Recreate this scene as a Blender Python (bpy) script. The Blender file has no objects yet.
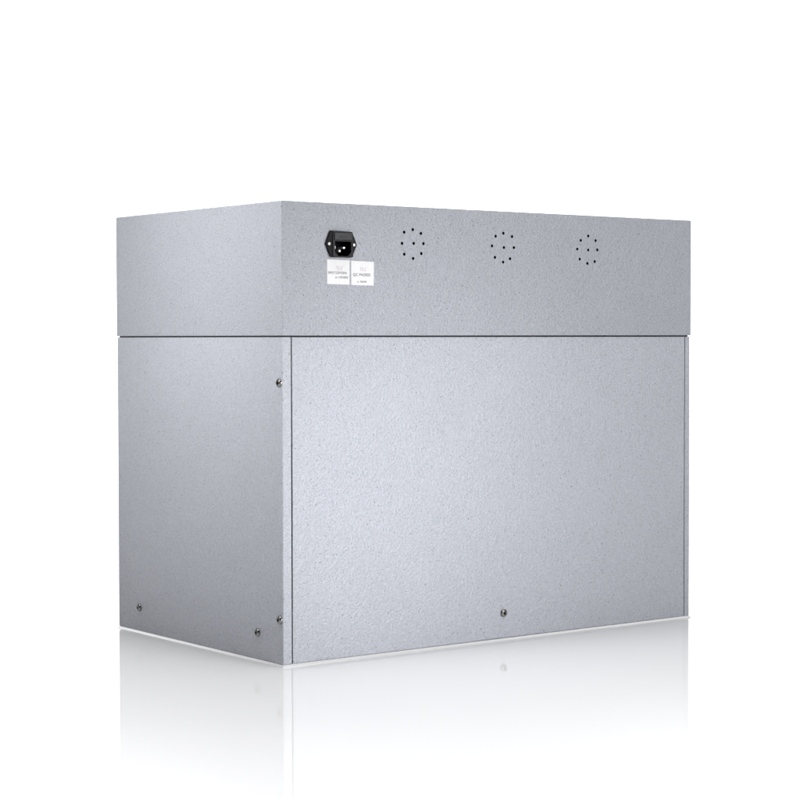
import bpy, bmesh, math
from mathutils import Vector, Matrix

S = bpy.context.scene
COL = S.collection

# ------------------------------------------------------------------ helpers
def link(name, bm, mat=None, parent=None, smooth=False):
    bmesh.ops.recalc_face_normals(bm, faces=bm.faces)
    me = bpy.data.meshes.new(name)
    bm.to_mesh(me); bm.free()
    if mat: me.materials.append(mat)
    if smooth:
        for p in me.polygons: p.use_smooth = True
        me.set_sharp_from_angle(angle=math.radians(32))
    o = bpy.data.objects.new(name, me)
    COL.objects.link(o)
    if parent: o.parent = parent
    return o

def box_into(bm, x0, x1, y0, y1, z0, z1, bevel=0.0, seg=2):
    vs = [bm.verts.new((x, y, z)) for z in (z0, z1) for y in (y0, y1) for x in (x0, x1)]
    fs = []
    for idx in ((0,1,3,2), (4,5,7,6), (0,1,5,4), (2,3,7,6), (0,2,6,4), (1,3,7,5)):
        fs.append(bm.faces.new([vs[i] for i in idx]))
    if bevel:
        es = set(e for f in fs for e in f.edges)
        bmesh.ops.bevel(bm, geom=list(es), offset=bevel, segments=seg, affect='EDGES', profile=0.5)

def prism_into(bm, outline, to3, d0, d1):
    """extrude a 2-D outline between the depths d0 and d1; to3(u, v, d) -> point"""
    a = [bm.verts.new(to3(u, v, d0)) for u, v in outline]
    b = [bm.verts.new(to3(u, v, d1)) for u, v in outline]
    n = len(outline)
    bm.faces.new(a); bm.faces.new(b)
    for i in range(n):
        bm.faces.new((a[i], a[(i+1) % n], b[(i+1) % n], b[i]))

def holed_plate_into(bm, outer, holes, to3, d0, d1=None):
    """flat plate with holes; with d1 it gets thickness and hole walls"""
    def layer(d):
        loops, edges = [], []
        for lp in [outer] + holes:
            vs = [bm.verts.new(to3(u, v, d)) for u, v in lp]
            for i in range(len(vs)):
                edges.append(bm.edges.new((vs[i], vs[(i+1) % len(vs)])))
            loops.append(vs)
        bmesh.ops.triangle_fill(bm, use_beauty=True, use_dissolve=False, edges=edges)
        return loops
    A = layer(d0)
    if d1 is not None:
        B = layer(d1)
        for la, lb in zip(A, B):
            n = len(la)
            for i in range(n):
                bm.faces.new((la[i], la[(i+1) % n], lb[(i+1) % n], lb[i]))
    return A

def circle(cu, cv, r, n=20, a0=0.0):
    return [(cu + r*math.cos(a0 + 2*math.pi*i/n), cv + r*math.sin(a0 + 2*math.pi*i/n)) for i in range(n)]

def round_poly(pts, r, seg=4):
    out = []
    n = len(pts)
    for i in range(n):
        p, a, b = Vector(pts[i]), Vector(pts[i-1]), Vector(pts[(i+1) % n])
        da, db = (a-p).normalized(), (b-p).normalized()
        ang = da.angle(db)
        k = r / math.tan(ang/2)
        s, t = p + da*k, p + db*k
        c = p + (da+db).normalized() * (r/math.sin(ang/2))
        v0, v1 = s-c, t-c
        for j in range(seg+1):
            f = j/seg
            w = (v0*(1-f) + v1*f).normalized()*r
            out.append(tuple(c+w))
    return out

def rear(y0):                       # rear face: u = x, v = z, depth outwards (towards -y)
    return lambda u, v, d: (u, y0 - d, v)

# ---------------------------------------------------------------- materials
def new_mat(name):
    m = bpy.data.materials.new(name); m.use_nodes = True
    nt = m.node_tree
    return m, nt, nt.nodes['Principled BSDF']

def plain(name, col, rough, metal=0.0, bump=0.0, scale=800.0):
    m, nt, b = new_mat(name)
    N, L = nt.nodes, nt.links
    tc = N.new('ShaderNodeTexCoord')
    no = N.new('ShaderNodeTexNoise'); no.inputs['Scale'].default_value = scale
    no.inputs['Detail'].default_value = 2
    L.new(tc.outputs['Object'], no.inputs['Vector'])
    mx = N.new('ShaderNodeMix'); mx.data_type = 'RGBA'
    mx.inputs[6].default_value = (*[c*0.94 for c in col], 1)
    mx.inputs[7].default_value = (*[min(1, c*1.05) for c in col], 1)
    L.new(no.outputs['Fac'], mx.inputs[0]); L.new(mx.outputs[2], b.inputs['Base Color'])
    b.inputs['Roughness'].default_value = rough
    b.inputs['Metallic'].default_value = metal
    if bump:
        bp = N.new('ShaderNodeBump'); bp.inputs['Strength'].default_value = bump
        bp.inputs['Distance'].default_value = 0.0004
        L.new(no.outputs['Fac'], bp.inputs['Height']); L.new(bp.outputs['Normal'], b.inputs['Normal'])
    return m

def paint(name, col):
    """hammered silver powder coat: fine mottling, scattered dark pits, orange-peel bump"""
    m, nt, b = new_mat(name)
    N, L = nt.nodes, nt.links
    tc = N.new('ShaderNodeTexCoord')
    mp = N.new('ShaderNodeMapping')     # turned, so that no panel lies along the noise lattice
    mp.inputs['Location'].default_value = (0.377, 0.219, 0.541)
    mp.inputs['Rotation'].default_value = (0.5, 0.37, 0.8)
    L.new(tc.outputs['Object'], mp.inputs['Vector'])
    def noise(scale, detail=2, rough=0.5):
        n = N.new('ShaderNodeTexNoise')
        n.inputs['Scale'].default_value = scale
        n.inputs['Detail'].default_value = detail
        n.inputs['Roughness'].default_value = rough
        L.new(mp.outputs['Vector'], n.inputs['Vector'])
        return n
    def maprange(src, a, c, d, e):
        r = N.new('ShaderNodeMapRange')
        for i, v in enumerate((a, c, d, e)): r.inputs[i+1].default_value = v
        L.new(src, r.inputs[0]); return r.outputs[0]
    def math_(op, a, c):
        n = N.new('ShaderNodeMath'); n.operation = op
        for i, v in enumerate((a, c)):
            if isinstance(v, (int, float)): n.inputs[i].default_value = v
            else: L.new(v, n.inputs[i])
        return n.outputs[0]
    fine = noise(620, 2, 0.65)
    broad = noise(9, 2)
    flake = maprange(fine.outputs['Fac'], 0.30, 0.70, 0.81, 1.19)
    pit_n = noise(430, 1, 0.5)
    pits = maprange(pit_n.outputs['Fac'], 0.66, 0.76, 1.0, 0.5)
    bl = maprange(broad.outputs['Fac'], 0.3, 0.7, 0.985, 1.015)
    k = math_('MULTIPLY', math_('MULTIPLY', flake, pits), bl)
    vm = N.new('ShaderNodeVectorMath'); vm.operation = 'SCALE'
    vm.inputs[0].default_value = col
    L.new(k, vm.inputs['Scale'])
    L.new(vm.outputs[0], b.inputs['Base Color'])
    b.inputs['Metallic'].default_value = 0.15
    b.inputs['Roughness'].default_value = 0.42
    hgt = noise(290, 3, 0.6)
    bp = N.new('ShaderNodeBump'); bp.inputs['Strength'].default_value = 0.9
    bp.inputs['Distance'].default_value = 0.0016
    L.new(hgt.outputs['Fac'], bp.inputs['Height'])
    L.new(bp.outputs['Normal'], b.inputs['Normal'])
    return m

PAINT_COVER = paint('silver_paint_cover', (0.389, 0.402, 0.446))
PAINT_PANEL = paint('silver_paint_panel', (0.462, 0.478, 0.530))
DARK = plain('gap_shade', (0.035, 0.036, 0.042), 0.8)  # dark colour stands in for the shade inside the seams
BLACK = plain('black_plastic', (0.005, 0.005, 0.006), 0.45, bump=0.1, scale=1500)
BLACK2 = plain('black_plastic_satin', (0.006, 0.0065, 0.009), 0.3)
SOCKET = plain('socket_cavity', (0.006, 0.006, 0.006), 0.6)
for _m, _s in ((BLACK, 0.16), (BLACK2, 0.3), (SOCKET, 0.05)):
    _m.node_tree.nodes['Principled BSDF'].inputs['Specular IOR Level'].default_value = _s
STEEL = plain('steel', (0.25, 0.245, 0.24), 0.25, metal=1.0)
PIN = plain('nickel_pin', (0.85, 0.84, 0.82), 0.3, metal=0.6)
PAPER = plain('sticker_paper', (0.86, 0.855, 0.87), 0.6, scale=300)
INK = plain('black_ink', (0.14, 0.14, 0.15), 0.7)
INK_LOGO = plain('pale_pink_ink', (0.66, 0.57, 0.61), 0.7)
CHROME = plain('gap_reflector_metal', (0.93, 0.93, 0.94), 0.2, metal=1.0)  # for the added reflector below the panels

# -------------------------------------------------- dimensions (metres)
W, D = 0.710, 0.418
ZB, ZS, ZT = 0.0037, 0.4110, 0.5785      # panel bottom, seam, top
ZF = 0.0                             # the floor
E = 0.0013                               # the cover stands this proud of the panels

root = bpy.data.objects.new('metal_cabinet', None)
COL.objects.link(root)
root.empty_display_size = 0.1
root.location = (0, 0, 0)
root['label'] = 'silver grey speckled metal cabinet seen from behind, standing on a glossy white floor'
root['category'] = 'cabinet'

# ------------------------------------------------------------- dark core, added to block light and keep the seams dark
bm = bmesh.new()
box_into(bm, 0.0055, W-0.0055, 0.0055, D-0.006, ZB+0.0005, ZS+0.012)
box_into(bm, 0.0017, W-0.0017, 0.0030, D-0.003, ZS-0.003, ZS+0.004)
box_into(bm, 0.02, W-0.02, 0.022, D-0.006, ZS+0.0122, ZT-0.02)
link('dark_core', bm, DARK, root)

# added polished slope under the panels; reflects the lamps to whiten the gap
bm = bmesh.new()
def reflector_ring(out, z):
    return [bm.verts.new(p) for p in ((-out, -out, z), (W+out, -out, z), (W+out, D+out, z), (-out, D+out, z))]
TR = [reflector_ring(-0.0020, ZB-0.0001), reflector_ring(-0.0010, ZB-0.0001), reflector_ring(0.0021, ZF+0.0002), reflector_ring(0.0021, ZF)]
for A, B in zip(TR, TR[1:]):
    for i in range(4): bm.faces.new((A[i], A[(i+1) % 4], B[(i+1) % 4], B[i]))
bm.faces.new(TR[0]); bm.faces.new(TR[-1])
link('gap_reflector', bm, CHROME, root)

# ------------------------------------------------------------------- cover
cl = [
 [(188.2,545.2),(202.2,549.0),(215.5,544.5),(184.7,530.7),(203.6,531.2),(219.6,531.3),(188.3,516.8),(216.2,518.3),(202.7,511.7)],
 [(341.7,544.6),(355.2,549.0),(370.3,545.1),(335.3,531.5),(356.1,529.8),(373.6,530.3),(340.5,516.3),(366.8,515.1),(354.7,510.3)],
 [(494.9,543.5),(508.8,549.9),(522.7,543.9),(488.4,531.4),(508.8,530.5),(525.9,531.2),(493.0,517.5),(521.0,514.7),(507.4,511.9)]]
HR = 0.0021
ax0, ax1, az0, az1 = 0.0762, 0.1012, 0.5118, 0.5304        # socket opening
ch = 0.0050
opening = [(ax0, az1), (ax1, az1), (ax1, az0+ch), (ax1-ch, az0), (ax0+ch, az0), (ax0, az0+ch)]
opening = round_poly(opening, 0.0009, 3)
holes = [(x/1000, z/1000) for c in cl for x, z in c]
r, n = 0.0020, 4
zlo, zhi = ZS+0.0010, ZT
bm = bmesh.new()
def ring(inset, z, sub=n):
    """rounded-rectangle footprint of the cover at height z"""
    x0, x1, y0, y1 = -E+inset, W+E-inset, -E+inset, D+E-inset
    rr = max(r-inset, 0.0002)
    pts = []
    for cx, cy, a in ((x0+rr, y0+rr, 180), (x1-rr, y0+rr, 270), (x1-rr, y1-rr, 0), (x0+rr, y1-rr, 90)):
        for j in range(sub+1):
            t = math.radians(a + 90*j/sub)
            pts.append((cx+rr*math.cos(t), cy+rr*math.sin(t), z))
    return [bm.verts.new(p) for p in pts]
rings = [ring(0.0016, zlo), ring(0.0004, zlo), ring(0.0, zlo+0.0004), ring(0.0, zhi-0.0012),
         ring(0.0003, zhi-0.0004), ring(0.0012, zhi)]
m4 = len(rings[0])
rear_i = n                          # the span between the two rear corners
for k in range(len(rings)-1):
    for i in range(m4):
        if k == 2 and i == rear_i: continue
        j = (i+1) % m4
        bm.faces.new((rings[k][i], rings[k][j], rings[k+1][j], rings[k+1][i]))
bm.faces.new(rings[-1])
x0, x1 = rings[2][rear_i].co.x, rings[2][rear_i+1].co.x
holed_plate_into(bm, [(x0, zlo+0.0004), (x1, zlo+0.0004), (x1, zhi-0.0012), (x0, zhi-0.0012)],
                 [circle(x, z, HR, 14) for x, z in holes] + [opening], rear(-E), 0.0)
bmesh.ops.remove_doubles(bm, verts=bm.verts, dist=1e-6)
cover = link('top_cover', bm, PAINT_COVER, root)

for c in cl:                        # the drilled vents: blackened wells stand in for shade behind the cover's holes
    bm = bmesh.new()
    for x, z in c:
        a = [bm.verts.new((u, -E, v)) for u, v in circle(x/1000, z/1000, HR, 14)]
        b = [bm.verts.new((u, -E+0.010, v)) for u, v in circle(x/1000, z/1000, HR, 14)]
        for i in range(14):
            bm.faces.new((a[i], a[(i+1) % 14], b[(i+1) % 14], b[i]))
        bm.faces.new(b)
    link('vent', bm, SOCKET, root)

# ------------------------------------------------------------- side panels
def side_panel(mirror):
    fx = (lambda x: W-x) if mirror else (lambda x: x)
    fl = 0.0099 if mirror else 0.0130     # width of the flange folded round the rear
    t, rr = 0.0015, 0.0013
    out = [(0, D), (0, rr)]
    for j in range(1, 5):
        a = math.radians(180 + 90*j/4)
        out.append((rr+rr*math.cos(a), rr+rr*math.sin(a)))
    out += [(fl-0.0003, 0), (fl, 0.0003), (fl, t), (t+0.0006, t), (t, t+0.0006), (t, D)]
    bm = bmesh.new()
    za, zb, ins = ZB, ZS-0.0010, 0.0003
    prism_into(bm, [(fx(x), y) for x, y in out], lambda u, v, d: (u, v, d), za, zb)
    return link('side_panel', bm, PAINT_PANEL, root)
side_panel(False)
side_panel(True)

bm = bmesh.new()
box_into(bm, 0.0145, W-0.0112, 0.0, 0.0016, ZB, ZS-0.0010, 0.0004, 2)
link('rear_panel', bm, PAINT_PANEL, root)

# ------------------------------------------------------------------ screws
def screw_mesh(R=0.0054, h=0.0032, hexr=0.0021):
    """button-head screw with a hexagon socket, axis +z"""
    bm = bmesh.new()
    N = 24
    prof = [(R, 0.0), (R, 0.0006)]
    for j in range(1, 6):
        a = math.radians(90*j/6)
        prof.append((0.0030 + (R-0.0030)*math.cos(a), 0.0006 + (h-0.0006)*math.sin(a)))
    prof.append((0.0028, h))
    def ringv(rad, z): return [bm.verts.new((rad*math.cos(2*math.pi*i/N), rad*math.sin(2*math.pi*i/N), z)) for i in range(N)]
    def hexv(z):
        o = []
        for i in range(N):
            a = 2*math.pi*i/N
            k = math.cos(math.pi/6)/math.cos((a % (math.pi/3)) - math.pi/6)
            o.append(bm.verts.new((hexr*k*math.cos(a), hexr*k*math.sin(a), z)))
        return o
    rs = [ringv(a, z) for a, z in prof] + [hexv(h-0.0001), hexv(h-0.0020)]
    for A, B in zip(rs, rs[1:]):
        for i in range(N):
            bm.faces.new((A[i], A[(i+1) % N], B[(i+1) % N], B[i]))
    bm.faces.new(rs[-1])
    return bm
first = link('screw', screw_mesh(), STEEL, root, smooth=True)
bm = bmesh.new()
prism_into(bm, circle(0, 0, 0.00175, 6), lambda u, v, d: (u, v, d), 0.0011, 0.00128)  # blackened plate puts the recess shade on the socket floor
s0 = link('socket_shade', bm, SOCKET, first)
LEFT = Matrix.Rotation(math.radians(-90), 4, 'Y')     # +z -> -x
REAR = Matrix.Rotation(math.radians(90), 4, 'X')      # +z -> -y
spots = [((0, 0.0061, 0.3534), LEFT, 20), ((0, 0.0068, 0.0586), LEFT, 5), ((0, 0.0575, 0.0369), LEFT, 40),
         ((0, 0.3597, 0.0355), LEFT, 12), ((0.3565, 0, 0.0373), REAR, 25)]
for i, (p, M, spin) in enumerate(spots):
    if i == 0: o = first
    else:
        o = first.copy(); COL.objects.link(o); o.parent = root
        s = s0.copy(); COL.objects.link(s); s.parent = o
    o.matrix_local = Matrix.Translation(p) @ M @ Matrix.Rotation(math.radians(spin), 4, 'Z')

# ------------------------------------------------------------- power inlet
f = rear(-E)
inlet_pts = round_poly([(0.0633,0.5268),(0.0706,0.5436),(0.1034,0.5428),(0.1108,0.5266),(0.1030,0.5103),(0.0710,0.5103)], 0.0016, 4)
sh = [(0.0680, 0.5269), (0.1064, 0.5264)]
bm = bmesh.new()
holed_plate_into(bm, inlet_pts, [opening], f, 0.0005, 0.0032)
plate = link('power_inlet', bm, BLACK, root)
# raised body, with the fuse drawer above the opening
bx0, bx1, bz0, bz1 = 0.0732, 0.1042, 0.5108, 0.5426
bm = bmesh.new()
holed_plate_into(bm, round_poly([(bx0, bz0), (bx1, bz0), (bx1, bz1-0.003), (bx1-0.002, bz1), (bx0, bz1)], 0.0007, 3),
                 [opening], f, 0.0033, 0.0043)
link('inlet_body', bm, BLACK2, plate)
bm = bmesh.new()
box_into(bm, bx0+0.0016, bx1-0.0016, -E-0.0053, -E-0.0044, 0.5318, bz1-0.0010, 0.0006, 2)
box_into(bm, 0.0835, 0.0945, -E-0.0060, -E-0.0054, 0.5352, 0.5368, 0.0003, 1)
link('fuse_drawer', bm, plain('fuse_drawer_plastic', (0.011, 0.012, 0.017), 0.25), plate)
bm = bmesh.new()                   # deep cavity behind the opening
a = [bm.verts.new(f(u, v, 0.0005)) for u, v in opening]
b = [bm.verts.new(f(u, v, -0.0150)) for u, v in opening]
for i in range(len(a)):
    bm.faces.new((a[i], a[(i+1) % len(a)], b[(i+1) % len(a)], b[i]))
bm.faces.new(b)
link('socket_cavity', bm, SOCKET, plate)
for cx, cz, w, h in ((0.0795, 0.5228, 0.0020, 0.0036), (0.0935, 0.5226, 0.0036, 0.0026), (0.0867, 0.5185, 0.0030, 0.0030)):
    bm = bmesh.new()
    box_into(bm, cx-w/2, cx+w/2, -E+0.0005, -E+0.0145, cz-h/2, cz+h/2, 0.0004, 2)
    link('contact_pin', bm, PIN, plate)
for u, v in sh:
    bm = bmesh.new()
    rr = 0.0021
    N = 18
    prof = [(rr, 0.0030), (rr, 0.0037), (rr*0.85, 0.0042), (rr*0.5, 0.0045)]
    rs = [[bm.verts.new(f(u+k*math.cos(2*math.pi*i/N), v+k*math.sin(2*math.pi*i/N), d)) for i in range(N)] for k, d in prof]
    for A, B in zip(rs, rs[1:]):
        for i in range(N): bm.faces.new((A[i], A[(i+1) % N], B[(i+1) % N], B[i]))
    bm.faces.new(rs[-1])
    link('mounting_screw', bm, PIN, plate, smooth=True)

# ---------------------------------------------------------------- stickers
def sticker(corners, texts, label):
    bm = bmesh.new()
    prism_into(bm, corners, f, 0.0001, 0.0004)
    st = link('sticker', bm, PAPER, root)
    st['label'] = label
    by_mat = {}
    for body, u, v, width, height, mat, shear in texts:
        cu = bpy.data.curves.new('lettering', 'FONT')
        cu.body = body; cu.size = 1.0; cu.resolution_u = 3; cu.shear = shear
        cu.offset = 0.012
        ob = bpy.data.objects.new('lettering', cu); COL.objects.link(ob)
        dg = bpy.context.evaluated_depsgraph_get()
        me = bpy.data.meshes.new_from_object(ob.evaluated_get(dg))
        bpy.data.objects.remove(ob); bpy.data.curves.remove(cu)
        xs = [q.co.x for q in me.vertices]; ys = [q.co.y for q in me.vertices]
        sx = width/(max(xs)-min(xs)); sy = height/(max(ys)-min(ys))
        for q in me.vertices:
            q.co = f(u+(q.co.x-min(xs))*sx, v+(q.co.y-min(ys))*sy, 0.00052)
        by_mat.setdefault(mat, []).append(me)
    for mat, mes in by_mat.items():
        bm = bmesh.new()
        for me in mes:
            bm.from_mesh(me); bpy.data.meshes.remove(me)
        link('logo' if mat is INK_LOGO else 'lettering', bm, mat, st)
    return st
sticker([(0.0668,0.4766),(0.1012,0.4762),(0.1014,0.5069),(0.0668,0.5076)],
        [('TILO', 0.0800, 0.4945, 0.0105, 0.0046, INK_LOGO, 0.15), ('o', 0.0912, 0.4998, 0.0013, 0.0013, INK_LOGO, 0),
         ('INPUT:220V/50Hz', 0.0682, 0.4894, 0.0288, 0.0031, INK, 0.1), ('or 110V/60Hz', 0.0792, 0.4838, 0.0200, 0.0032, INK, 0.1)],
        'white square sticker with two lines of small print')
sticker([(0.1038,0.4760),(0.1391,0.4757),(0.1395,0.5059),(0.1038,0.5066)],
        [('TILO', 0.1172, 0.4938, 0.0105, 0.0046, INK_LOGO, 0.15), ('o', 0.1286, 0.4990, 0.0013, 0.0013, INK_LOGO, 0),
         ('QC PASSED', 0.1066, 0.4867, 0.0272, 0.0042, INK, 0), ('n: 0608', 0.1130, 0.4792, 0.0145, 0.0024, INK, 0)],
        'white square sticker reading QC PASSED')

# ----------------------------------------------------- floor and backdrop
m, nt, b = new_mat('white_acrylic')
b.inputs['Base Color'].default_value = (0.80, 0.80, 0.80, 1)
b.inputs['Roughness'].default_value = 0.0
b.inputs['IOR'].default_value = 1.45
FLOOR = m
bm = bmesh.new()
fv = [bm.verts.new(p) for p in ((-9, -8, ZF), (22, -8, ZF), (22, 3, ZF), (-9, 3, ZF))]
bm.faces.new(fv)
o = link('floor', bm, FLOOR); o['kind'] = 'structure'
bm = bmesh.new()
prof = [(3.0, 0.0)] + [(3.0+1.5*math.sin(math.radians(a)), 1.5-1.5*math.cos(math.radians(a))) for a in range(6, 91, 6)] + [(4.5, 6.0)]
prev = None
for y, z in prof:
    cur = (bm.verts.new((-9, y, z+ZF)), bm.verts.new((22, y, z+ZF)))
    if prev: bm.faces.new((prev[0], prev[1], cur[1], cur[0]))
    prev = cur
o = link('backdrop', bm, plain('white_backdrop', (0.86, 0.855, 0.86), 0.9, scale=3), smooth=True); o['kind'] = 'structure'

# ------------------------------------------------------------------ lights
w = bpy.data.worlds.new('World'); S.world = w; w.use_nodes = True
bg = w.node_tree.nodes['Background']
bg.inputs[0].default_value = (1.0, 0.99, 1.0, 1); bg.inputs[1].default_value = 0.04

def area(name, loc, target, sx, sy, power, col=(1, 1, 1), spread=180):
    l = bpy.data.lights.new(name, 'AREA'); l.shape = 'RECTANGLE'
    l.size, l.size_y, l.energy, l.color = sx, sy, power, col
    l.spread = math.radians(spread)
    o = bpy.data.objects.new(name, l); COL.objects.link(o)
    o.location = loc
    o.rotation_euler = (Vector(target)-Vector(loc)).to_track_quat('-Z', 'Y').to_euler()
    return o
area('backdrop_softbox', (7.4, 1.7, 4.2), (7.4, 4.5, 0.9), 16.0, 1.2, 485, spread=90)
area('ceiling_softbox', (1.7, 0.3, 3.0), (1.7, 0.3, 0.0), 6.0, 3.0, 48)
area('floor_softbox', (-0.5, -0.5, 2.6), (-0.5, -0.5, 0.0), 3.0, 3.0, 22.5, spread=60)
area('floor_strip_side', (-0.9, 0.3, 2.4), (-0.9, 0.3, 0.0), 0.8, 2.0, 6.0, spread=25)
area('floor_strip_front', (0.4, -0.9, 2.4), (0.4, -0.9, 0.0), 1.5, 0.6, 2.2, spread=25)
area('front_softbox', (1.1, -2.2, 0.9), (0.55, 0.0, 0.45), 1.0, 1.0, 3.0, spread=50)
area('panel_snoot', (0.35, -1.5, 0.40), (0.08, 0.0, 0.22), 0.3, 0.3, 0.23, spread=34)
area('panel_softbox', (0.30, -1.3, 0.30), (0.05, 0.0, 0.2), 0.3, 0.3, 0.37, spread=50)
area('side_snoot', (-0.9, 0.2, 0.75), (0.0, 0.15, 0.52), 0.2, 0.2, 0.92, spread=60)
area('side_softbox', (-0.38, 0.30, 0.74), (0.0, 0.22, 0.50), 0.25, 0.25, 0.17, spread=120)

# ------------------------------------------------------------------ camera
cam = bpy.data.cameras.new('camera'); co = bpy.data.objects.new('camera', cam); COL.objects.link(co)
S.camera = co
cam.sensor_width = 36.0; cam.lens = 1950.93/800*36.0
cam.clip_start = 0.05; cam.clip_end = 100
R = Vector((0.79862023, -0.60183332, -0.00154585)); U = Vector((0.02043748, 0.02455285, 0.9994896))
F = Vector((0.60148819, 0.79824421, -0.03190836))
M = Matrix((R, U, -F)).transposed().to_4x4()
M.translation = (-1.33417, -2.012215, 0.409147)
co.matrix_world = M

S.view_settings.view_transform = 'Standard'
S.view_settings.look = 'None'
S.view_settings.exposure = 0.0
S.view_settings.gamma = 1.0
S.render.engine = 'CYCLES'
